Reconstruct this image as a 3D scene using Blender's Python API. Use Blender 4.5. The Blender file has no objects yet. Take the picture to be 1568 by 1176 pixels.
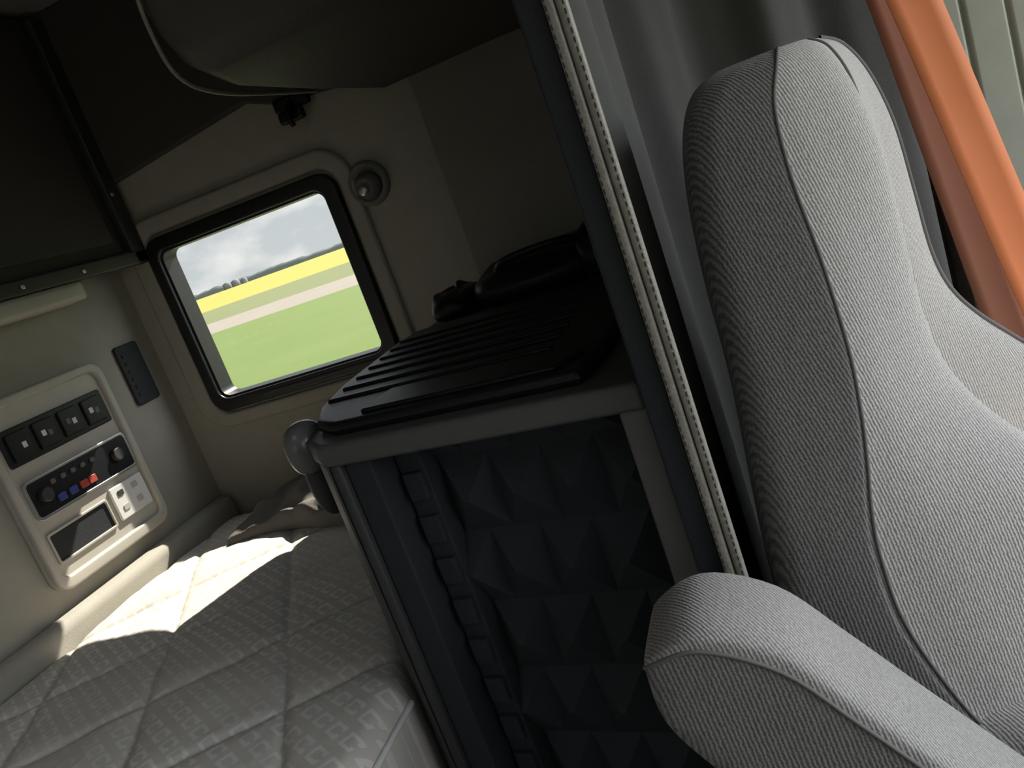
import bpy, bmesh, math, random
from mathutils import Vector, Matrix, noise
random.seed(3)
scene=bpy.context.scene
try:
    scene.view_settings.view_transform='Standard'
    scene.view_settings.exposure=0.0
except Exception: pass
COL=bpy.context.collection

# ------------------------------------------------------------------ materials
def mat(name,col,rough=0.7,col2=None,nscale=20,bump=0.0,bscale=200,metal=0.0,spec=0.5,sheen=0.0):
    m=bpy.data.materials.new(name); m.use_nodes=True; nt=m.node_tree; N=nt.nodes; L=nt.links
    b=N['Principled BSDF']; b.inputs['Roughness'].default_value=rough; b.inputs['Metallic'].default_value=metal
    b.inputs['Specular IOR Level'].default_value=spec
    if sheen: b.inputs['Sheen Weight'].default_value=sheen
    tc=N.new('ShaderNodeTexCoord')
    nz=N.new('ShaderNodeTexNoise'); nz.inputs['Scale'].default_value=nscale; nz.inputs['Detail'].default_value=5
    L.new(tc.outputs['Object'],nz.inputs['Vector'])
    r=N.new('ShaderNodeMix'); r.data_type='RGBA'
    c2=col2 or tuple(c*0.82 for c in col)
    r.inputs[6].default_value=(*col,1); r.inputs[7].default_value=(*c2,1)
    L.new(nz.outputs['Fac'],r.inputs[0]); L.new(r.outputs[2],b.inputs['Base Color'])
    if bump>0:
        n2=N.new('ShaderNodeTexNoise'); n2.inputs['Scale'].default_value=bscale; n2.inputs['Detail'].default_value=3
        L.new(tc.outputs['Object'],n2.inputs['Vector'])
        bp=N.new('ShaderNodeBump'); bp.inputs['Strength'].default_value=bump; bp.inputs['Distance'].default_value=0.002
        L.new(n2.outputs['Fac'],bp.inputs['Height']); L.new(bp.outputs[0],b.inputs['Normal'])
    return m

def ribbed_fabric(name,ca,cb,period=0.0042,strength=0.75):
    m=bpy.data.materials.new(name); m.use_nodes=True; nt=m.node_tree; N=nt.nodes; L=nt.links
    b=N['Principled BSDF']; b.inputs['Roughness'].default_value=0.95; b.inputs['Specular IOR Level'].default_value=0.15
    b.inputs['Sheen Weight'].default_value=0.12
    tc=N.new('ShaderNodeTexCoord'); sp=N.new('ShaderNodeSeparateXYZ'); L.new(tc.outputs['Object'],sp.inputs[0])
    def math_(op,a,b2=None):
        n=N.new('ShaderNodeMath'); n.operation=op
        if hasattr(a,'links'): L.new(a,n.inputs[0])
        else: n.inputs[0].default_value=a
        if b2 is not None:
            if hasattr(b2,'links'): L.new(b2,n.inputs[1])
            else: n.inputs[1].default_value=b2
        return n.outputs[0]
    nz=N.new('ShaderNodeTexNoise'); nz.inputs['Scale'].default_value=220; nz.inputs['Detail'].default_value=2
    L.new(tc.outputs['Object'],nz.inputs['Vector'])
    u=math_('ADD',sp.outputs[0],math_('MULTIPLY',sp.outputs[1],0.8))
    u=math_('ADD',u,math_('MULTIPLY',sp.outputs[2],0.08))
    u=math_('ADD',u,math_('MULTIPLY',nz.outputs['Fac'],0.0030))
    s1=math_('SINE',math_('MULTIPLY',u,2*math.pi/period))
    v=math_('SINE',math_('MULTIPLY',math_('ADD',sp.outputs[2],math_('MULTIPLY',nz.outputs['Fac'],0.006)),2*math.pi/(period*0.8)))
    h=math_('ADD',math_('MULTIPLY',s1,0.38),math_('ADD',math_('MULTIPLY',v,0.06),0.5))
    n3=N.new('ShaderNodeTexNoise'); n3.inputs['Scale'].default_value=420; L.new(tc.outputs['Object'],n3.inputs['Vector'])
    h=math_('ADD',math_('MULTIPLY',h,0.5),math_('MULTIPLY',n3.outputs['Fac'],0.5))
    mr=N.new('ShaderNodeMapRange'); L.new(h,mr.inputs[0]); mr.inputs[1].default_value=0.25; mr.inputs[2].default_value=0.75
    r=N.new('ShaderNodeMix'); r.data_type='RGBA'; r.inputs[6].default_value=(*cb,1); r.inputs[7].default_value=(*ca,1)
    L.new(mr.outputs[0],r.inputs[0]); L.new(r.outputs[2],b.inputs['Base Color'])
    bp=N.new('ShaderNodeBump'); bp.inputs['Strength'].default_value=strength; bp.inputs['Distance'].default_value=0.0015
    L.new(h,bp.inputs['Height']); L.new(bp.outputs[0],b.inputs['Normal'])
    return m

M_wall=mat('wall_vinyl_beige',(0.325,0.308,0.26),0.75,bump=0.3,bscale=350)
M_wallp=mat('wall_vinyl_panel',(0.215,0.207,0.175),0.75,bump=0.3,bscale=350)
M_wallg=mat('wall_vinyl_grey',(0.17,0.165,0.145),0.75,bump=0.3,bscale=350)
M_dark=mat('dark_headliner',(0.055,0.050,0.044),0.85,bump=0.3,bscale=300)
M_bin=mat('overhead_bin_plastic',(0.062,0.054,0.044),0.6,bump=0.3,bscale=300)
M_ceil=mat('ceiling_fabric',(0.20,0.19,0.175),0.9)
M_floor=mat('floor_rubber',(0.05,0.05,0.05),0.8,bump=0.3)
M_black=mat('black_plastic',(0.010,0.0105,0.012),0.4,bump=0.2,bscale=500,spec=0.3)
M_blackm=mat('black_matte_plastic',(0.019,0.021,0.025),0.6,bump=0.4,bscale=400,spec=0.35)
M_foam=mat('foam_blue_black',(0.028,0.032,0.037),0.8,bump=0.3,bscale=300,spec=0.3)
M_charc=mat('charcoal_plastic',(0.036,0.036,0.036),0.55,bump=0.3,bscale=500)
M_rim=mat('counter_grey_plastic',(0.085,0.083,0.078),0.45,bump=0.3,bscale=500)
M_grey=mat('grey_plastic',(0.12,0.115,0.108),0.5,bump=0.3,bscale=500)
M_cream=mat('panel_cream_plastic',(0.46,0.43,0.375),0.5,bump=0.1,bscale=400)
M_rubber=mat('window_rubber',(0.008,0.008,0.009),0.4)
M_silver=mat('silver',(0.6,0.6,0.58),0.3,metal=0.8)
M_white=mat('icon_white',(0.7,0.7,0.68),0.5)
M_red=mat('button_red',(0.42,0.07,0.05),0.4)
M_blue=mat('button_blue',(0.05,0.07,0.28),0.4)
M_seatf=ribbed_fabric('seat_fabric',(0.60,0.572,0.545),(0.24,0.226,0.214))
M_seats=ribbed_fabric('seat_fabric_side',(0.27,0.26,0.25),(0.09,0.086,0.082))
M_pipe=mat('seat_piping',(0.15,0.143,0.136),0.9)
M_curt=mat('curtain_fabric',(0.10,0.10,0.095),0.9,bump=0.4,bscale=500,spec=0.1)
M_leather=mat('leather_trim',(0.33,0.31,0.255),0.45,col2=(0.16,0.15,0.13),nscale=60,bump=0.5,bscale=300)
M_stitch=mat('stitch',(0.03,0.03,0.03),0.8)
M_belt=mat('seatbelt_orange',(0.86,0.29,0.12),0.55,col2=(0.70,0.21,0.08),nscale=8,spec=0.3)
M_beltd=mat('seatbelt_orange_dark',(0.36,0.15,0.085),0.7,col2=(0.30,0.12,0.07),nscale=8)  # darker orange for the strand behind
M_pillar=mat('pillar_grey_green',(0.50,0.52,0.44),0.6)
M_blanket=mat('blanket_dark',(0.15,0.14,0.125),0.95,bump=0.5)

def mattress_mat():
    m=mat('mattress_ticking',(0.58,0.54,0.49),0.85,(0.50,0.466,0.42),12,0.35,600)
    nt=m.node_tree; N=nt.nodes; L=nt.links; b=N['Principled BSDF']
    tc=N.new('ShaderNodeTexCoord'); mp=N.new('ShaderNodeMapping'); mp.inputs['Rotation'].default_value=(0,0,math.radians(35))
    L.new(tc.outputs['Object'],mp.inputs[0])
    sp=N.new('ShaderNodeSeparateXYZ'); L.new(mp.outputs[0],sp.inputs[0])
    def M_(op,a,b2=None,c2=None):
        n=N.new('ShaderNodeMath'); n.operation=op
        for k,q in enumerate((a,b2,c2)):
            if q is None: continue
            if hasattr(q,'links'): L.new(q,n.inputs[k])
            else: n.inputs[k].default_value=q
        return n.outputs[0]
    per=0.042
    fu=M_('FRACT',M_('DIVIDE',sp.outputs[0],per)); row=M_('FLOOR',M_('DIVIDE',sp.outputs[1],per))
    fu=M_('FRACT',M_('ADD',fu,M_('MULTIPLY',row,0.5))); fv=M_('FRACT',M_('DIVIDE',sp.outputs[1],per))
    du=M_('ABSOLUTE',M_('SUBTRACT',fu,0.5)); dv=M_('ABSOLUTE',M_('SUBTRACT',fv,0.5))
    mxd=M_('MAXIMUM',du,M_('MULTIPLY',dv,1.15))
    ring=M_('MULTIPLY',M_('GREATER_THAN',mxd,0.20),M_('LESS_THAN',mxd,0.36))
    gap=M_('SUBTRACT',1.0,M_('MULTIPLY',M_('LESS_THAN',dv,0.09),M_('GREATER_THAN',fu,0.5)))
    s=M_('MULTIPLY',ring,gap)
    nz=N.new('ShaderNodeTexNoise'); nz.inputs['Scale'].default_value=3.0; L.new(tc.outputs['Object'],nz.inputs['Vector'])
    wear=N.new('ShaderNodeMapRange'); L.new(nz.outputs['Fac'],wear.inputs[0]); wear.inputs[1].default_value=0.35; wear.inputs[2].default_value=0.65; wear.inputs[3].default_value=0.10; wear.inputs[4].default_value=0.6
    k=M_('MULTIPLY',s,wear.outputs[0])
    mx=N.new('ShaderNodeMix'); mx.data_type='RGBA'
    src=b.inputs['Base Color'].links[0].from_socket
    L.new(k,mx.inputs[0]); L.new(src,mx.inputs[6]); mx.inputs[7].default_value=(0.80,0.79,0.77,1)
    L.new(mx.outputs[2],b.inputs['Base Color']); return m
M_matt=mattress_mat()

def glass_mat(name,t):
    m=bpy.data.materials.new(name); m.use_nodes=True; nt=m.node_tree; N=nt.nodes; L=nt.links
    N.remove(N['Principled BSDF']); o=N['Material Output']
    tr=N.new('ShaderNodeBsdfTransparent'); tr.inputs[0].default_value=(*t,1)
    gl=N.new('ShaderNodeBsdfGlossy'); gl.inputs['Roughness'].default_value=0.03
    mx=N.new('ShaderNodeMixShader'); mx.inputs[0].default_value=0.02
    L.new(tr.outputs[0],mx.inputs[1]); L.new(gl.outputs[0],mx.inputs[2]); L.new(mx.outputs[0],o.inputs[0]); return m
M_glass=glass_mat('window_tinted_glass',(0.84,0.845,0.84))

# ------------------------------------------------------------------ mesh helpers
def mk(name,verts,faces,m,smooth=False,parent=None):
    me=bpy.data.meshes.new(name); me.from_pydata([tuple(v) for v in verts],[],faces); me.update()
    bm=bmesh.new(); bm.from_mesh(me); bmesh.ops.recalc_face_normals(bm,faces=bm.faces); bm.to_mesh(me); bm.free()
    o=bpy.data.objects.new(name,me); COL.objects.link(o); me.materials.append(m)
    if smooth:
        for p in me.polygons: p.use_smooth=True
    if parent: o.parent=parent
    return o
def bev(o,w,seg=3):
    md=o.modifiers.new('bevel','BEVEL'); md.width=w; md.segments=seg; md.limit_method='ANGLE'; md.angle_limit=math.radians(35)
    for p in o.data.polygons: p.use_smooth=True
    o.modifiers.new('wn','WEIGHTED_NORMAL')
    return o
def box(name,x,y,z,m,b=0.0,parent=None):
    v=[(X,Y,Z) for X in x for Y in y for Z in z]
    f=[(0,1,3,2),(4,6,7,5),(0,4,5,1),(2,3,7,6),(0,2,6,4),(1,5,7,3)]
    o=mk(name,v,f,m,parent=parent)
    if b>0: bev(o,b)
    return o
def prism(name,poly,z0,z1,m,b=0.0,parent=None):
    n=len(poly); v=[(p[0],p[1],z0) for p in poly]+[(p[0],p[1],z1) for p in poly]
    f=[tuple(range(n)),tuple(range(n,2*n))]+[(i,(i+1)%n,n+(i+1)%n,n+i) for i in range(n)]
    o=mk(name,v,f,m,parent=parent)
    if b>0: bev(o,b)
    return o
def empty(name):
    e=bpy.data.objects.new(name,None); COL.objects.link(e); e.empty_display_size=0.1; return e
def cr(p0,p1,p2,p3,t):
    return 0.5*((2*p1)+(-p0+p2)*t+(2*p0-5*p1+4*p2-p3)*t*t+(-p0+3*p1-3*p2+p3)*t*t*t)
def cr_closed(P,k):
    n=len(P); return [cr(P[i-1],P[i],P[(i+1)%n],P[(i+2)%n],j/k) for i in range(n) for j in range(k)]
def cr_open(P,k):
    n=len(P); out=[]
    for i in range(n-1):
        a=P[max(i-1,0)]; d=P[min(i+2,n-1)]
        for j in range(k): out.append(cr(a,P[i],P[i+1],d,j/k))
    out.append(P[-1]); return out
def loft(name,rings,m,kr=5,kc=5,parent=None,matfn=None,mats=None):
    R_=[cr_closed([Vector(p) for p in r],kr) for r in rings]
    n=len(R_[0]); cols=[cr_open([R_[i][c] for i in range(len(R_))],kc) for c in range(n)]
    rows=len(cols[0]); v=[cols[c][r] for r in range(rows) for c in range(n)]
    f=[(r*n+c,r*n+(c+1)%n,(r+1)*n+(c+1)%n,(r+1)*n+c) for r in range(rows-1) for c in range(n)]
    for r in (0,rows-1):
        ce=sum((v[r*n+c] for c in range(n)),Vector())/n; v.append(ce); k=len(v)-1
        f+=[(r*n+c,r*n+(c+1)%n,k) for c in range(n)]
    o=mk(name,v,f,m,True,parent)
    if mats:
        for q in mats: o.data.materials.append(q)
        for p in o.data.polygons:
            if len(p.vertices)==4: p.material_index=matfn(min(i%n for i in p.vertices) if max(i%n for i in p.vertices)-min(i%n for i in p.vertices)<2 else n-1,n)
    return o,cols
def tube(name,pts,r,m,parent=None,cyc=False):
    c=bpy.data.curves.new(name,'CURVE'); c.dimensions='3D'; s=c.splines.new('POLY'); s.points.add(len(pts)-1)
    for i,p in enumerate(pts): s.points[i].co=(*p,1)
    s.use_cyclic_u=cyc; c.bevel_depth=r; c.bevel_resolution=2; c.materials.append(m)
    o=bpy.data.objects.new(name,c); COL.objects.link(o)
    if parent: o.parent=parent
    return o
def rrect(a0,a1,b0,b1,r,seg=6):
    out=[]
    for (ca,cb,s) in ((a1-r,b1-r,0),(a0+r,b1-r,90),(a0+r,b0+r,180),(a1-r,b0+r,270)):
        for i in range(seg+1):
            t=math.radians(s+90*i/seg); out.append((ca+r*math.cos(t),cb+r*math.sin(t)))
    return out
def ring_frame(name,outer,inner,fn,d0,d1,m,parent=None,b=0.003):
    n=len(outer); v=[fn(p[0],p[1],d0) for p in outer]+[fn(p[0],p[1],d0) for p in inner]+[fn(p[0],p[1],d1) for p in outer]+[fn(p[0],p[1],d1) for p in inner]
    f=[]
    for i in range(n):
        j=(i+1)%n
        f+=[(i,j,n+j,n+i),(2*n+i,2*n+j,3*n+j,3*n+i),(i,j,2*n+j,2*n+i),(n+i,n+j,3*n+j,3*n+i)]
    o=mk(name,v,f,m,parent=parent); bev(o,b,2); return o
def slab(name,poly,fn,d0,d1,m,parent=None,b=0.0):
    n=len(poly); v=[fn(p[0],p[1],d0) for p in poly]+[fn(p[0],p[1],d1) for p in poly]
    f=[tuple(range(n)),tuple(range(n,2*n))]+[(i,(i+1)%n,n+(i+1)%n,n+i) for i in range(n)]
    o=mk(name,v,f,m,parent=parent)
    if b>0: bev(o,b,2)
    return o
def wall_holes(name,a,b,holes,fn,d0,d1,m):
    As=sorted(set([a[0],a[1]]+[h[0] for h in holes]+[h[1] for h in holes])); Bs=sorted(set([b[0],b[1]]+[h[2] for h in holes]+[h[3] for h in holes]))
    bm=bmesh.new()
    def solid(i,j):
        if i<0 or j<0 or i>=len(As)-1 or j>=len(Bs)-1: return False
        ca=(As[i]+As[i+1])/2; cb=(Bs[j]+Bs[j+1])/2
        return not any(h[0]<ca<h[1] and h[2]<cb<h[3] for h in holes)
    def q(ps): bm.faces.new([bm.verts.new(p) for p in ps])
    for i in range(len(As)-1):
        for j in range(len(Bs)-1):
            if not solid(i,j): continue
            A0,A1,B0,B1=As[i],As[i+1],Bs[j],Bs[j+1]
            for d in (d0,d1): q([fn(A0,B0,d),fn(A1,B0,d),fn(A1,B1,d),fn(A0,B1,d)])
            for (ii,jj,p,r) in ((i-1,j,(A0,B0),(A0,B1)),(i+1,j,(A1,B0),(A1,B1)),(i,j-1,(A0,B0),(A1,B0)),(i,j+1,(A0,B1),(A1,B1))):
                if not solid(ii,jj): q([fn(*p,d0),fn(*r,d0),fn(*r,d1),fn(*p,d1)])
    bmesh.ops.remove_doubles(bm,verts=bm.verts,dist=1e-5); bmesh.ops.recalc_face_normals(bm,faces=bm.faces)
    me=bpy.data.meshes.new(name); bm.to_mesh(me); bm.free(); me.materials.append(m)
    o=bpy.data.objects.new(name,me); COL.objects.link(o); return o
fY=lambda a,b,d:(a,d,b)
fX=lambda a,b,d:(d,a,b)
fZ=lambda a,b,d:(a,b,d)

# ------------------------------------------------------------------ shell
XR,YF,ZC=-1.70,1.95,2.10
XFr,YN=1.60,-1.0
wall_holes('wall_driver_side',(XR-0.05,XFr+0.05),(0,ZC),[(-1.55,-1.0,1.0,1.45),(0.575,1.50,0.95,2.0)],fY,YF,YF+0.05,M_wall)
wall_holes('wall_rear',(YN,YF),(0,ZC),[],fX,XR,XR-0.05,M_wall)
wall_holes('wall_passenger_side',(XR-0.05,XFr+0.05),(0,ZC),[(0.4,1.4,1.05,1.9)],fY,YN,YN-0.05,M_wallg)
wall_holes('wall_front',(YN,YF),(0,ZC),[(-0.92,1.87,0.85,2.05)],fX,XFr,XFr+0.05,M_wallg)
box('floor',(XR,XFr),(YN,YF),(-0.05,0),M_floor)
wall_holes('ceiling',(XR-0.05,XFr+0.05),(YN-0.05,YF+0.05),[(-1.20,-0.60,-0.42,0.22)],fZ,ZC,ZC+0.05,M_ceil)  # roof opening out of view, added to let soft light onto the bed

# window assembly
w=empty('window_1')
ring_frame('rubber_frame',rrect(-1.578,-0.965,0.97,1.482,0.05),rrect(-1.545,-1.005,1.005,1.445,0.03),fY,YF-0.022,YF+0.03,M_rubber,w,0.005)
ring_frame('inner_gasket',rrect(-1.549,-1.001,1.001,1.449,0.03),rrect(-1.539,-1.011,1.011,1.439,0.025),fY,YF-0.010,YF+0.05,M_rubber,w,0.002)
slab('glass_pane',rrect(-1.548,-1.002,1.002,1.448,0.03),fY,YF+0.024,YF+0.025,M_glass,w)
box('latch_rail',(-1.40,-1.02),(YF-0.03,YF-0.018),(0.982,0.992),M_charc,0.002,w)
ring_frame('trim_window_surround',rrect(-1.64,-0.915,0.92,1.54,0.09,10),rrect(-1.585,-0.958,0.962,1.49,0.055,10),fY,YF-0.014,YF+0.005,M_wall,None,0.012)

poly=[(-1.70,1.62),(-1.62,1.645),(-1.12,1.70),(-1.02,1.66),(-0.92,1.655),(-0.80,1.64),(-0.80,2.1),(-1.70,2.1)]
slab('trim_headliner_side',poly,fY,YF-0.02,YF+0.01,M_dark,None,0.008)
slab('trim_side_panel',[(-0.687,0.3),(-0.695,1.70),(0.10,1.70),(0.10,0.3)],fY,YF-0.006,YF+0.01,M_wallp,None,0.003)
ledge=box('trim_rear_ledge',(XR-0.01,XR+0.05),(0.2,YF-0.005),(0.45,0.735),M_wall,0.035)

# ------------------------------------------------------------------ reading lamp
lamp=empty('reading_lamp')
def disc_loft(name,c,rs,m,parent,n=32):
    v=[];f=[]
    for (r,d) in rs:
        for i in range(n):
            t=2*math.pi*i/n
            v.append((c[0]+r*math.cos(t),c[1]-d,c[2]+r*math.sin(t)))
    k=len(rs)
    for a in range(k-1):
        for i in range(n): f.append((a*n+i,a*n+(i+1)%n,(a+1)*n+(i+1)%n,(a+1)*n+i))
    f.append(tuple(range(n))); f.append(tuple((k-1)*n+i for i in range(n)))
    return mk(name,v,f,m,True,parent)
disc_loft('bezel',(-0.885,YF,1.415),[(0.056,0),(0.056,0.008),(0.050,0.016),(0.042,0.014),(0.038,0.006)],M_wallg,lamp)
disc_loft('swivel_head',(-0.885,YF-0.006,1.41),[(0.036,0),(0.034,0.012),(0.026,0.024),(0.018,0.030),(0.015,0.026)],M_grey,lamp)
disc_loft('lens',(-0.892,YF-0.033,1.402),[(0.014,0),(0.012,0.004),(0.006,0.006)],M_silver,lamp)

hk=empty('coat_hook')
box('base',(-1.04,-0.94),(YF-0.035,YF-0.015),(1.64,1.675),M_black,0.008,hk)
tube('hook',[(-0.99,YF-0.03,1.66),(-0.99,YF-0.055,1.64),(-0.99,YF-0.07,1.615),(-0.99,YF-0.06,1.60)],0.007,M_black,hk)
box('arm',(-1.03,-0.96),(YF-0.05,YF-0.03),(1.61,1.64),M_black,0.008,hk)

# ------------------------------------------------------------------ overhead bin
ob=empty('overhead_bin')
def sect(y,zb,xl):
    return [(xl,y,2.08),(xl-0.005,y,1.75),(xl+0.01,y,zb+0.03),(xl+0.05,y,zb),(-0.45,y,zb+0.004),(-0.22,y,zb),(-0.20,y,zb+0.05),(-0.20,y,2.08)]
secs=[sect(1.17,1.70,-0.76),sect(1.19,1.65,-0.79),sect(1.24,1.615,-0.80),sect(1.33,1.60,-0.81),sect(1.6,1.60,-0.815),sect(1.945,1.605,-0.81)]
vs=[p for s_ in secs for p in s_]; n=8
fs=[(r*n+c,r*n+c+1,(r+1)*n+c+1,(r+1)*n+c) for r in range(len(secs)-1) for c in range(n-1)]+[tuple(range(n)),tuple((len(secs)-1)*n+i for i in range(n))]+[(r*n+7,r*n,(r+1)*n,(r+1)*n+7) for r in range(len(secs)-1)]
o=mk('bin_shell',vs,fs,M_bin,True,ob); bev(o,0.012)
tube('edge_lip_highlight',[Vector(p) for p in cr_open([Vector(q) for q in [(-0.745,1.158,2.0),(-0.765,1.163,1.80),(-0.785,1.178,1.70),(-0.798,1.222,1.627),(-0.795,1.32,1.602),(-0.79,1.50,1.602),(-0.78,1.64,1.604)]],6)],0.0035,M_leather,ob)  # pale lip; the highlight along the bin edge is put into its colour

# ------------------------------------------------------------------ rear overhead cabinet
rc=empty('rear_overhead_cabinet')
box('carcass',(XR+0.001,-1.60),(0.2,1.93),(1.455,2.09),M_dark,0.01,rc)
box('door_panel',(-1.60,-1.585),(0.7,1.85),(1.50,2.05),M_dark,0.006,rc)
box('rail_bottom',(-1.60,-1.572),(0.2,1.935),(1.43,1.468),M_charc,0.006,rc)
box('rail_side',(-1.60,-1.572),(1.885,1.935),(1.43,2.08),M_charc,0.006,rc)
for i,(yy,zz) in enumerate([(1.90,1.62),(1.69,1.448),(1.5,1.448)]):
    box('screw_%d'%i,(-1.573,-1.568),(yy-0.005,yy+0.005),(zz-0.005,zz+0.005),M_silver,0.002,rc)
lt=empty('strip_light')
prism('diffuser',[(-1.69,0.9),(-1.57,0.9),(-1.57,1.66),(-1.60,1.70),(-1.69,1.72)],1.385,1.43,M_cream,0.012,lt)

# ------------------------------------------------------------------ control panel
cp=empty('control_panel')
Y0,Y1,Z0,Z1=1.315,1.71,0.775,1.235
slab('base_plate',rrect(Y0,Y1,Z0,Z1,0.04),fX,XR-0.002,XR+0.018,M_cream,cp,0.006)
ring_frame('raised_border',rrect(Y0,Y1,Z0,Z1,0.04),rrect(Y0+0.022,Y1-0.022,Z0+0.03,Z1-0.022,0.025),fX,XR+0.01,XR+0.030,M_cream,cp,0.006)
def pz(u,v): return (Y0+(Y1-Y0)*u, Z1-(Z1-Z0)*v)
def prect(u0,u1,v0,v1,r=0.006):
    a=pz(u0,v1); b=pz(u1,v0); return rrect(a[0],b[0],a[1],b[1],r,3)
xs=XR+0.018
slab('switch_bank',prect(0.09,0.91,0.15,0.34),fX,xs,xs+0.006,M_black,cp,0.003)
for i in range(4):
    u=0.13+i*0.195
    slab('rocker_%d'%i,prect(u,u+0.15,0.175,0.315,0.004),fX,xs+0.005,xs+0.012,M_black,cp,0.003)
    for k in range(2):
        if i==0 and k==0: continue
        slab('rocker_icon_%d_%d'%(i,k),prect(u+0.035+0.045*k,u+0.065+0.045*k,0.225+0.01*k,0.255+0.01*k,0.001),fX,xs+0.011,xs+0.0130,M_white if (i+k)%2 else M_grey,cp)
ring_frame('climate_border',prect(0.09,0.93,0.42,0.63,0.012),prect(0.105,0.915,0.435,0.615,0.01),fX,xs,xs+0.009,M_silver,cp,0.001)
slab('climate_control',prect(0.10,0.92,0.43,0.62,0.01),fX,xs,xs+0.007,M_black,cp,0.002)
for i in range(5):
    u=0.26+i*0.08
    slab('climate_button_%d'%i,prect(u+0.01,u+0.045,0.465,0.49,0.003),fX,xs+0.006,xs+0.011,M_grey,cp,0.001)
for i,(u,mm) in enumerate([(0.27,M_blue),(0.36,M_blue),(0.45,M_red),(0.52,M_red)]):
    slab('temp_button_%d'%i,prect(u,u+0.06,0.55,0.59,0.003),fX,xs+0.006,xs+0.011,mm,cp,0.001)
for i,u in enumerate((0.17,0.77)):
    c_=pz(u+0.03,0.52)
    P=[(c_[0]+0.017*math.cos(t*math.pi/12),c_[1]+0.017*math.sin(t*math.pi/12)) for t in range(24)]
    slab('climate_knob_%d'%i,P,fX,xs+0.005,xs+0.02,M_charc,cp,0.003)
ring_frame('cubby_rim',prect(0.09,0.58,0.70,0.87,0.006),prect(0.105,0.565,0.715,0.855,0.005),fX,xs,xs+0.006,M_cream,cp,0.002)
slab('cubby_shade_plate',prect(0.10,0.57,0.71,0.86,0.005),fX,xs-0.004,xs+0.001,M_blackm,cp)  # flat black plate, painted stand-in for the shade inside the cubby
slab('socket_plate',prect(0.62,0.92,0.67,0.86,0.006),fX,xs,xs+0.008,M_white,cp,0.003)
for i,(u,v) in enumerate(((0.67,0.70),(0.80,0.70),(0.67,0.785),(0.80,0.785))):
    slab('socket_slot_%d'%i,prect(u,u+0.05,v,v+0.03,0.002),fX,xs+0.007,xs+0.010,M_cream if i else M_charc,cp)
sv=empty('wall_vent')
slab('vent_plate',rrect(1.795,1.885,1.075,1.245,0.01),fX,XR,XR+0.010,M_blackm,sv,0.004)
for i in range(6):
    z=1.10+i*0.022
    slab('louver_%d'%i,rrect(1.81,1.87,z,z+0.010,0.002,2),fX,XR+0.009,XR+0.013,M_blackm,sv)

# ------------------------------------------------------------------ mattress / bunk
bed=empty('bunk_bed')
def seg_d(v,p):
    k=(v/p)%1.0; return min(k,1-k)*p
x0,x1,y0,y1=-1.655,-0.655,-0.6,1.90
nx,ny=200,440
ek=[(-9,-0.655),(0.93,-0.657),(1.02,-0.696),(1.16,-0.741),(1.5,-0.761),(3,-0.768)]
def edge_x(y):
    for (a,xa),(b,xb_) in zip(ek,ek[1:]):
        if a<=y<=b: return xa+(xb_-xa)*(y-a)/(b-a)
    return x1
V=[];Fc=[]
for j in range(ny+1):
    y=y0+(y1-y0)*j/ny; ex=edge_x(y)
    for i in range(nx+1):
        x=x0+(ex-x0)*i/nx
        n1=x*0.866+y*0.5; n2=-0.60*x+0.80*y
        d=min(seg_d(n1+0.536,0.25),seg_d(n2-1.485,0.25))
        h=0.007*(1-math.exp(-d/0.008))+0.005*(1-math.exp(-d/0.04))
        e=min(x-x0,ex-x,y-y0,y1-y); rim=0.035*math.exp(-e/0.010)+0.008*math.exp(-e/0.06)
        z=0.68+h-rim+0.006*noise.noise(Vector((x*3,y*3,0)))+0.003*noise.noise(Vector((x*11,y*11,2)))+0.0012*noise.noise(Vector((x*45,y*45,5)))
        V.append((x,y,z))
for j in range(ny):
    for i in range(nx):
        a=j*(nx+1)+i; Fc.append((a,a+1,a+nx+2,a+nx+1))
bnd=[i for i in range(nx+1)]+[j*(nx+1)+nx for j in range(1,ny+1)]+[ny*(nx+1)+i for i in range(nx-1,-1,-1)]+[j*(nx+1) for j in range(ny-1,0,-1)]
base=len(V)
for k,b_ in enumerate(bnd): V.append((V[b_][0],V[b_][1],0.48))
nb=len(bnd)
for k in range(nb): Fc.append((bnd[k],bnd[(k+1)%nb],base+(k+1)%nb,base+k))
mk('mattress',V,Fc,M_matt,True,bed)
pip=[Vector((edge_x(y)+0.002,y,0.648)) for y in [y0+(0.93-y0)*k/40 for k in range(41)]]
tube('mattress_piping',pip,0.005,M_white,bed)
box('bunk_base',(-1.65,-0.80),(-0.6,1.90),(0.0,0.485),M_charc,0.01,bed)
box('bunk_front_board',(-0.80,-0.67),(-0.6,0.80),(0.0,0.485),M_charc,0.01,bed)

V=[];Fc=[];nx2,ny2=60,40
for j in range(ny2+1):
    for i in range(nx2+1):
        a=i/nx2;b_=j/ny2
        x=-1.46+0.66*a; y=1.60+0.33*b_+0.04*(1-b_)*math.sin(a*7)
        z=0.700+0.080*math.sin(math.pi*min(a*1.0,1))**0.5*math.sin(math.pi*(0.15+0.6*b_))+0.05*noise.noise(Vector((x*7,y*9,1)))*math.sin(math.pi*a)+0.016*noise.noise(Vector((x*22,y*26,4)))
        if j==0 or i==0 or i==nx2 or j==ny2: z=0.690
        V.append((x,y,max(z,0.690)))
for j in range(ny2):
    for i in range(nx2):
        a=j*(nx2+1)+i; Fc.append((a,a+1,a+nx2+2,a+nx2+1))
mk('rumpled_blanket',V,Fc,M_blanket,True)

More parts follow.
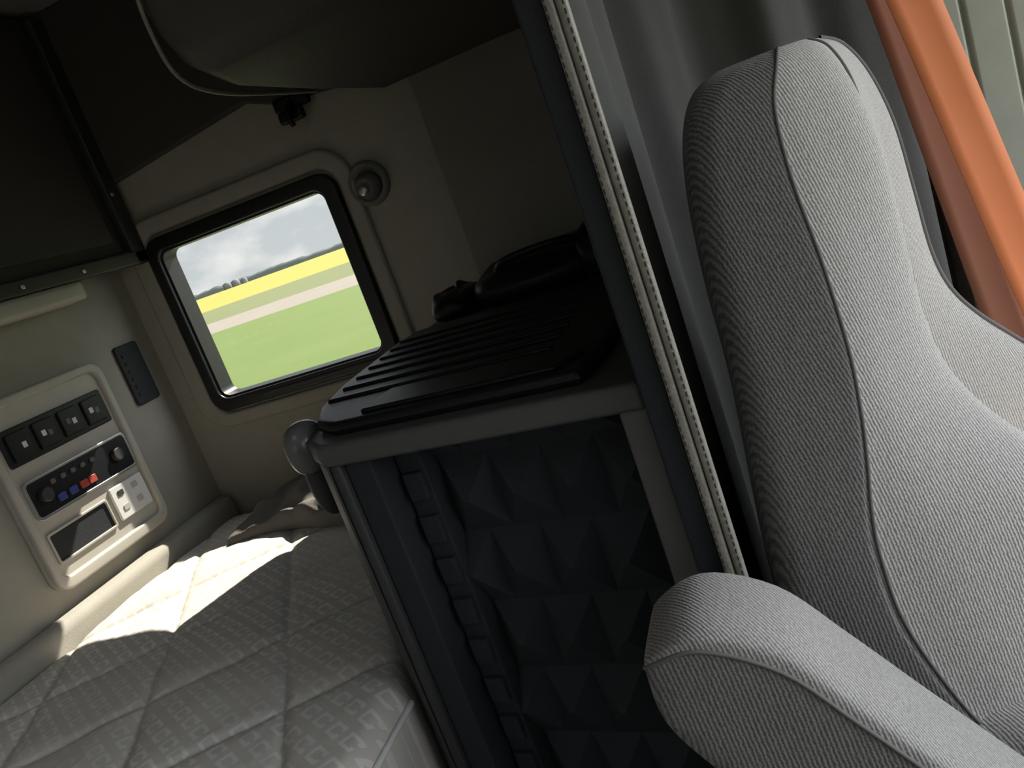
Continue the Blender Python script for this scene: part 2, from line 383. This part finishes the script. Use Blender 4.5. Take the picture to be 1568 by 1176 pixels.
# ------------------------------------------------------------------ storage cabinet
cab=empty('storage_cabinet')
A=Vector((-0.166,0.825)); B=Vector((-0.615,0.905))
dx=(A-B).normalized(); dn=Vector((-dx.y,dx.x))
if dn.y<0: dn=-dn
L_=(A-B).length
def lf(a,b,d):
    p=B+dx*a+dn*d; return (p.x,p.y,b)
top=[tuple(A),tuple(B),(-0.655,0.945),(-0.69,1.02),(-0.735,1.16),(-0.755,1.50),(-0.76,1.94),(-0.21,1.94),(-0.205,1.0),(-0.175,0.90)]
Ai=A+dn*0.09; Bi=B+dn*0.09
body=[(Ai.x-0.01,Ai.y),(Bi.x,Bi.y),(-0.69,1.06),(-0.73,1.18),(-0.75,1.50),(-0.755,1.94),(-0.215,1.94),(-0.21,1.0)]
prism('cabinet_body',body,0.0,1.035,M_foam,0,cab)
prism('counter_rim',top,1.032,1.066,M_rim,0.008,cab)
def frame_box(name,a0,a1,b0,b1,d0,d1,m,b=0.006):
    return slab(name,[(a0,b0),(a1,b0),(a1,b1),(a0,b1)],lf,d0,d1,m,cab,b)
frame_box('post_left',0.0,0.018,0.0,1.036,0.002,0.10,M_charc,0.006)
frame_box('post_left_inner',0.018,0.062,0.0,1.036,0.012,0.10,M_foam,0.004)
frame_box('post_right',L_-0.036,L_+0.002,0.0,1.036,0.0,0.10,M_grey,0.006)
frame_box('kick_box',0.10,L_-0.05,0.0,0.47,-0.02,0.09,M_charc,0.01)
prism('side_corner',[(B.x,B.y),(-0.65,0.945),(-0.685,1.02),(-0.66,1.03),(-0.60,0.98)],0.0,1.036,M_charc,0.004,cab)
cw,chh=0.078,0.112; V=[];Fc=[]
a0=0.110; amax=L_-0.036
r=0; bb=0.43
while bb<1.03:
    c=-1
    while True:
        aa=a0+(c+(0.5 if r%2 else 0))*cw; c+=1
        if aa>=amax: break
        if aa+cw<=a0+1e-6: continue
        l=max(aa,a0); rr_=min(aa+cw,amax); t_=min(bb+chh,1.034); k=len(V)
        ax=min(max(aa+cw/2,l),rr_); az=min(bb+chh*0.5,t_)
        V+=[lf(l,bb,0.088),lf(rr_,bb,0.088),lf(rr_,t_,0.088),lf(l,t_,0.088),lf(ax-0.003,az,0.058),lf(ax+0.003,az,0.058)]
        Fc+=[(k,k+1,k+5,k+4),(k+1,k+2,k+5),(k+2,k+3,k+4,k+5),(k+3,k,k+4)]
    bb+=chh; r+=1
mk('egg_crate_foam',V,Fc,M_foam,False,cab)
frame_box('ladder_rail',0.066,0.108,0.40,1.03,0.055,0.09,M_foam,0.004)
for i in range(9):
    frame_box('ladder_notch_%d'%i,0.074,0.104,0.43+i*0.065,0.43+i*0.065+0.040,0.046,0.058,M_foam,0.002)
lid=[(-0.235,0.865),(-0.60,0.93),(-0.65,0.975),(-0.69,1.06),(-0.72,1.20),(-0.735,1.48),(-0.72,1.55),(-0.23,1.55),(-0.22,1.0)]
prism('lid',lid,1.064,1.085,M_black,0.012,cab)
for i in range(7):
    y=1.04+i*0.062
    slab('lid_rib_%d'%i,[(-0.68-0.006*i,y+0.03),(-0.30,y-0.03),(-0.30,y-0.015),(-0.68-0.006*i,y+0.045)],fZ,1.083,1.089,M_black,cab,0.003)
slab('lid_recess_tray',[(-0.56,0.945),(-0.27,0.893),(-0.24,0.94),(-0.28,0.985),(-0.55,1.03)],fZ,1.083,1.090,M_black,cab,0.006)
def ball(name,c,r,m,parent):
    rings=[]
    for zz,rr in ((-1,0.15),(-0.92,0.5),(-0.7,0.82),(-0.3,1),(0.3,1),(0.7,0.82),(0.92,0.5),(1,0.15)):
        rings.append([(c[0]+r[0]*rr*math.cos(t*math.pi/4),c[1]+r[1]*rr*math.sin(t*math.pi/4),c[2]+r[2]*zz) for t in range(8)])
    return loft(name,rings,m,4,3,parent)[0]
M_gloss=mat('grip_gloss_grey',(0.14,0.14,0.135),0.22)
ball('corner_grip',(-0.695,1.00,1.045),(0.030,0.035,0.040),M_gloss,cab)
ball('corner_grip_lower',(-0.700,1.02,0.99),(0.022,0.035,0.060),M_charc,cab)
bag=empty('black_duffel_bag')
def lump(name,c,r,m,parent,seed):
    rings=[]
    for zz,rr in ((-1,0.8),(-0.8,0.95),(-0.2,1),(0.3,0.93),(0.7,0.75),(0.95,0.4),(1,0.1)):
        rings.append([(c[0]+r[0]*rr*math.copysign(abs(math.cos(t*math.pi/6))**0.7,math.cos(t*math.pi/6)),c[1]+r[1]*rr*math.copysign(abs(math.sin(t*math.pi/6))**0.7,math.sin(t*math.pi/6)),c[2]+r[2]*zz+0.02*noise.noise(Vector((t*0.8,zz*2,seed)))*(zz>0)) for t in range(12)])
    return loft(name,rings,m,3,3,parent)[0]
lump('bag_body',(-0.46,1.75,1.113),(0.17,0.15,0.043),M_black,bag,1)
lump('bag_pocket',(-0.68,1.74,1.097),(0.055,0.10,0.028),M_black,bag,5)
lump('bag_side',(-0.30,1.72,1.125),(0.08,0.14,0.055),M_black,bag,9)
tube('bag_handle',cr_open([Vector(q) for q in [(-0.55,1.66,1.14),(-0.52,1.63,1.158),(-0.44,1.62,1.165),(-0.37,1.63,1.16),(-0.35,1.66,1.14)]],5),0.008,M_black,bag)

# ------------------------------------------------------------------ curtain
cur=empty('cab_curtain')
path=cr_open([Vector((a,b,0)) for a,b in [(-0.150,0.815),(-0.155,0.95),(-0.165,1.15),(-0.16,1.38),(-0.06,1.52),(0.10,1.60),(0.22,1.68),(0.30,1.74)]],30)
V=[];Fc=[];rows=24;s_=0;prev=path[0]
cols2=[]
for i,p in enumerate(path):
    s_+=(p-prev).length; prev=p
    t=(path[min(i+1,len(path)-1)]-path[max(i-1,0)]).normalized(); nrm=Vector((t.y,-t.x,0))
    cols2.append((p,nrm,s_))
for r in range(rows+1):
    z=0.35+1.72*r/rows
    for (p,nrm,s0) in cols2:
        amp=0.024*min(1,s0/0.12)
        off=amp*(math.sin(s0*2*math.pi/0.21+0.2*math.sin(z*2))+0.16*math.sin(s0*2*math.pi/0.08+z))
        q=p+nrm*off; V.append((q.x,q.y,z))
nc=len(cols2)
for r in range(rows):
    for c in range(nc-1): Fc.append((r*nc+c,r*nc+c+1,(r+1)*nc+c+1,(r+1)*nc+c))
mk('curtain_cloth',V,Fc,M_curt,True,cur)
tz=lambda a,b,d:(a,d,b)
slab('edge_binding',[(-0.163,0.60),(-0.134,0.60),(-0.140,2.08),(-0.169,2.08)],tz,0.800,0.812,M_blackm,cur,0.004)
slab('leather_strip_outer',[(-0.136,0.80),(-0.1255,0.80),(-0.1315,2.08),(-0.142,2.08)],tz,0.792,0.804,M_leather,cur,0.003)
slab('leather_strip_inner',[(-0.1245,0.80),(-0.114,0.80),(-0.120,2.08),(-0.1305,2.08)],tz,0.792,0.804,M_leather,cur,0.003)
V=[];Fc=[]
for base_x in (-0.1338,-0.1175):
    for k in range(150):
        z=0.81+k*0.0085; x=base_x-(z-0.8)*0.0047
        n0=len(V)
        V+=[(x-0.0007,0.7912,z),(x+0.0007,0.7912,z),(x+0.0007,0.7912,z+0.005),(x-0.0007,0.7912,z+0.005)]
        Fc.append((n0,n0+1,n0+2,n0+3))
mk('stitching',V,Fc,M_stitch,False,cur)

# ------------------------------------------------------------------ bucket seat (turned slightly to the cab centre)
seat=empty('bucket_seat')
yc=1.08; SH=0.22
def sh(x,y): return x+(y-0.86)*SH
rows_=[(0.47,-0.09,0.10,0.20,0.14,0.26),(0.54,-0.10,0.11,0.27,0.15,0.265),(0.64,-0.11,0.065,0.26,0.11,0.265),(0.74,-0.112,0.033,0.25,0.06,0.265),
(0.82,-0.110,0.026,0.225,0.03,0.262),(0.87,-0.107,0.028,0.185,0.025,0.257),(0.92,-0.104,0.034,0.145,0.03,0.247),(0.97,-0.101,0.038,0.118,0.04,0.234),(1.03,-0.099,0.038,0.106,0.06,0.215),(1.12,-0.100,0.030,0.103,0.08,0.19),
(1.21,-0.096,0.018,0.099,0.085,0.168),(1.28,-0.084,0.016,0.085,0.08,0.150),(1.322,-0.064,0.024,0.066,0.065,0.125),(1.338,-0.035,0.024,0.045,0.045,0.095)]
rings=[]
for (z,xb,xs_,xf,xc,wd) in rows_:
    half=[(xb,0.0),(xb+0.002,0.45),(xb+0.012,0.82),(xb+0.035,0.97),((xb+xs_)/2+0.01,1.0),(xs_-0.01,1.0),(xs_,0.985),(xs_+(xf-xs_)*0.35,0.93),(xs_+(xf-xs_)*0.8,0.80),(xf,0.66),(xf-(xf-xc)*0.35,0.50),(xc+(xf-xc)*0.08,0.34),(xc,0.15)]
    k_=0.35
    def X_(a,y):
        f=min(max((a-xb)/max(xs_-xb,0.01),0),1); return a+(y-0.86)*SH*(k_+(1-k_)*f)
    ring=[(X_(a,yc-wd*b),yc-wd*b,z) for a,b in half]+[(X_(xc,yc),yc,z)]+[(X_(a,yc+wd*b),yc+wd*b,z) for a,b in reversed(half[1:])]
    rings.append(ring)
nring=len(rings[0]); KR=5
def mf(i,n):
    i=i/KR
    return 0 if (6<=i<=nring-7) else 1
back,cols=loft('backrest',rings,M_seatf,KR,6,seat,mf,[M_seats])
for nm,idx in (('seam_near',6*KR),('seam_far',(nring-6)*KR)):
    sg=-1 if nm=='seam_near' else 1
    tube(nm,[p+Vector((0,sg*0.0003,0)) for p in cols[idx]],0.0020,M_pipe,seat)
tube('bolster_seam_near',[p+Vector((0.001,0,0)) for p in cols[11*KR]],0.002,M_pipe,seat)
tube('bolster_seam_far',[p+Vector((0.001,0,0)) for p in cols[(nring-9)*KR]],0.003,M_pipe,seat)
crs=[]
for (x,hw,zt,zb) in [(-0.06,0.20,0.56,0.46),(-0.03,0.25,0.60,0.42),(0.10,0.265,0.62,0.41),(0.30,0.27,0.61,0.41),(0.48,0.27,0.62,0.42),(0.56,0.25,0.60,0.44),(0.585,0.20,0.56,0.48)]:
    P=[(-1,0.3),(-1,0.8),(-0.88,1.0),(-0.65,1.0),(-0.5,0.78),(0,0.72),(0.5,0.78),(0.65,1.0),(0.88,1.0),(1,0.8),(1,0.3),(0.8,0),(0,0),(-0.8,0)]
    crs.append([(sh(x,yc+hw*a),yc+hw*a-0.2*x,zb+(zt-zb)*b_) for a,b_ in P])
loft('cushion',crs,M_seatf,4,4,seat)
box('pedestal',(0.0,0.42),(0.88,1.22),(0.0,0.43),M_blackm,0.03,seat)
prof=[((-0.206,0.853),(-0.206,0.836),0.035),((-0.196,0.872),(-0.200,0.800),0.052),((-0.145,0.892),(-0.172,0.752),0.058),((-0.08,0.865),(-0.13,0.70),0.059),((-0.03,0.805),(-0.09,0.65),0.059),((0.02,0.74),(-0.04,0.59),0.058),((0.09,0.65),(0.03,0.50),0.057),((0.17,0.55),(0.11,0.41),0.055),((0.205,0.49),(0.17,0.42),0.035)]
ar=[];ya=0.68
for (tp,bt,hw) in prof:
    T=Vector((tp[0],0,tp[1])); Bo=Vector((bt[0],0,bt[1]))
    P=[(-0.45,1.0),(-0.86,0.975),(-1.0,0.88),(-1.03,0.5),(-1.0,0.1),(-0.7,0.0),(0.7,0.0),(1.0,0.1),(1.03,0.5),(1.0,0.88),(0.86,0.975),(0.45,1.0)]
    ar.append([Bo+(T-Bo)*q+Vector((0,ya+hw*p,0)) for p,q in P])
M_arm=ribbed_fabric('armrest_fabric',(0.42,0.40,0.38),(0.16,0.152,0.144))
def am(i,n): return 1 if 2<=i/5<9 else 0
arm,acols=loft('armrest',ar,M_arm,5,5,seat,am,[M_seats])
tube('armrest_seam',[p+Vector((0,-0.0005,0.0005)) for p in acols[2*5]],0.0020,M_pipe,seat)
box('armrest_bracket',(-0.14,-0.09),(0.73,0.84),(0.72,0.78),M_blackm,0.012,seat)

# ------------------------------------------------------------------ seat belt
sb=empty('seat_belt')
def strap(name,pts,wd,m,tw=-0.25):
    P=cr_open([Vector(p) for p in pts],10); V=[];Fc=[]
    for i,p in enumerate(P):
        t=(P[min(i+1,len(P)-1)]-P[max(i-1,0)]).normalized()
        side=Vector((0,1,0)).cross(t).normalized()
        side=(side+Vector((0,tw,0))).normalized()
        for k in range(5):
            a=(k/4-0.5); V.append(p+side*wd*a+Vector((0,0.004*math.cos(a*math.pi),0)))
    for i in range(len(P)-1):
        for k in range(4): Fc.append((i*5+k,i*5+k+1,(i+1)*5+k+1,(i+1)*5+k))
    o=mk(name,V,Fc,m,True,sb); md=o.modifiers.new('s','SOLIDIFY'); md.thickness=0.0015
    return o
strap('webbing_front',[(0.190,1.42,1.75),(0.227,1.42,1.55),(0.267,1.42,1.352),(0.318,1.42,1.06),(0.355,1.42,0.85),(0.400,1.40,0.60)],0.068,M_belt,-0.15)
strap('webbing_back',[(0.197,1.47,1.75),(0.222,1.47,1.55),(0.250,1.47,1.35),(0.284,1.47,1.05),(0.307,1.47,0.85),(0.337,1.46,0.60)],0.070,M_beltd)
box('belt_anchor',(0.15,0.24),(1.40,1.50),(1.72,1.80),M_blackm,0.012,sb)
prism('trim_b_pillar',[(0.33,1.94),(0.33,1.80),(0.36,1.77),(0.40,1.77),(0.405,1.785),(0.41,1.77),(0.47,1.77),(0.475,1.785),(0.48,1.77),(0.54,1.77),(0.565,1.80),(0.57,1.94)],0.0,2.09,M_pillar,0.004)

# ------------------------------------------------------------------ outside
M_grass=mat('grass',(0.068,0.118,0.014),0.95,(0.105,0.140,0.028),0.35)
M_grass2=mat('grass_verge',(0.090,0.115,0.034),0.95,(0.125,0.135,0.05),0.5)
M_asph=mat('asphalt',(0.18,0.175,0.17),0.9)
M_road=mat('gravel',(0.215,0.185,0.155),0.95,(0.18,0.157,0.135),0.6)
M_canola=mat('canola',(0.28,0.25,0.022),0.95,(0.22,0.21,0.03),0.15)
M_tree=mat('trees_hazy',(0.115,0.135,0.125),0.95,(0.14,0.155,0.15),0.3)
M_steel=mat('galvanised_steel',(0.14,0.145,0.15),0.8)
def strip(name,ya,yb,m,z):
    return mk(name,[(-900,ya,z),(700,ya,z),(700,yb,z),(-900,yb,z)],[(0,1,2,3)],m)
G=-1.0
strip('ground_prairie',-700,700,M_grass2,G-0.03)
strip('ground_highway',-9,5.5,M_asph,G+0.0)
strip('ground_grass_near',5.5,40.5,M_grass,G)
strip('ground_gravel_road',40.5,54,M_road,G)
strip('ground_grass_far',54,92,M_grass2,G)
strip('ground_canola_field',92,420,M_canola,G)
V=[];Fc=[];N_=500
for i in range(N_+1):
    x=-900+1400*i/N_; h=3.2+1.8*noise.noise(Vector((x*0.02,0,0)))+1.4*noise.noise(Vector((x*0.15,3,0)))
    V+=[(x,420,G-0.5),(x,421,G+h*0.6),(x,424,G+h)]
for i in range(N_):
    for k in range(2): Fc.append((i*3+k,(i+1)*3+k,(i+1)*3+k+1,i*3+k+1))
mk('tree_line',V,Fc,M_tree,True)
farm=empty('grain_bins')
for i,(bx,rr,hh) in enumerate([(-292,2.4,3.0),(-286,2.4,3.0),(-280,1.8,2.4)]):
    V=[];Fc=[];n=20
    for (r_,z_) in ((rr,G),(rr,G+hh),(0.3,G+hh+1.0)):
        for k in range(n): V.append((bx+r_*math.cos(2*math.pi*k/n),410+r_*math.sin(2*math.pi*k/n),z_))
    for a in range(2):
        for k in range(n): Fc.append((a*n+k,a*n+(k+1)%n,(a+1)*n+(k+1)%n,(a+1)*n+k))
    Fc.append(tuple(range(2*n,3*n)))
    mk('bin_%d'%i,V,Fc,M_steel,True,farm)

# world sky
SUND=Vector((0.4,1.0,0.98)).normalized()
wd=bpy.data.worlds.new('World'); scene.world=wd; wd.use_nodes=True; N=wd.node_tree.nodes; L=wd.node_tree.links
bg=N['Background']; tc=N.new('ShaderNodeTexCoord'); sp=N.new('ShaderNodeSeparateXYZ'); L.new(tc.outputs['Generated'],sp.inputs[0])
rp=N.new('ShaderNodeValToRGB'); rp.color_ramp.elements[0].position=0.0; rp.color_ramp.elements[0].color=(0.70,0.74,0.76,1)
rp.color_ramp.elements[1].position=0.6; rp.color_ramp.elements[1].color=(0.46,0.56,0.68,1)
L.new(sp.outputs[2],rp.inputs[0])
mp=N.new('ShaderNodeMapping'); mp.inputs['Scale'].default_value=(1,1,2.2); L.new(tc.outputs['Generated'],mp.inputs[0])
nz=N.new('ShaderNodeTexNoise'); nz.inputs['Scale'].default_value=13; nz.inputs['Detail'].default_value=6; L.new(mp.outputs[0],nz.inputs['Vector'])
cr_=N.new('ShaderNodeValToRGB'); cr_.color_ramp.elements[0].position=0.44; cr_.color_ramp.elements[1].position=0.66
L.new(nz.outputs['Fac'],cr_.inputs[0])
mx=N.new('ShaderNodeMix'); mx.data_type='RGBA'; L.new(cr_.outputs[0],mx.inputs[0]); L.new(rp.outputs[0],mx.inputs[6]); mx.inputs[7].default_value=(0.98,0.98,0.97,1)
vd=N.new('ShaderNodeVectorMath'); vd.operation='DOT_PRODUCT'; L.new(tc.outputs['Generated'],vd.inputs[0]); vd.inputs[1].default_value=(0.90,0.02,0.43)  # bright lobe added to the sky, off the sun, to light the seat front
m1=N.new('ShaderNodeMath'); m1.operation='MAXIMUM'; L.new(vd.outputs['Value'],m1.inputs[0]); m1.inputs[1].default_value=0
m2=N.new('ShaderNodeMath'); m2.operation='POWER'; L.new(m1.outputs[0],m2.inputs[0]); m2.inputs[1].default_value=6
m3=N.new('ShaderNodeMath'); m3.operation='MULTIPLY_ADD'; L.new(m2.outputs[0],m3.inputs[0]); m3.inputs[1].default_value=10.0; m3.inputs[2].default_value=1.25
L.new(mx.outputs[2],bg.inputs[0]); L.new(m3.outputs[0],bg.inputs[1])
sun=bpy.data.lights.new('sun','SUN'); sun.energy=17; sun.angle=math.radians(0.6); sun.color=(1,0.93,0.82)
so=bpy.data.objects.new('sun',sun); COL.objects.link(so)
so.rotation_euler=SUND.to_track_quat('Z','Y').to_euler(); so.location=(3,8,8)

# ------------------------------------------------------------------ camera
yaw,pitch,roll=math.radians(20),math.radians(12.9),math.radians(19.8)
F=Vector((-math.sin(yaw)*math.cos(pitch),math.cos(yaw)*math.cos(pitch),-math.sin(pitch)))
R=Vector((math.cos(yaw),math.sin(yaw),0)); U=R.cross(F)
X=R*math.cos(roll)-U*math.sin(roll); Y=R*math.sin(roll)+U*math.cos(roll)
Mx=Matrix((X,Y,-F)).transposed().to_4x4(); Mx.translation=(0,0,1.3)
c=bpy.data.cameras.new('camera'); co=bpy.data.objects.new('camera',c); COL.objects.link(co); co.matrix_world=Mx; c.lens=29.1; c.clip_start=0.02; c.clip_end=3000
scene.camera=co
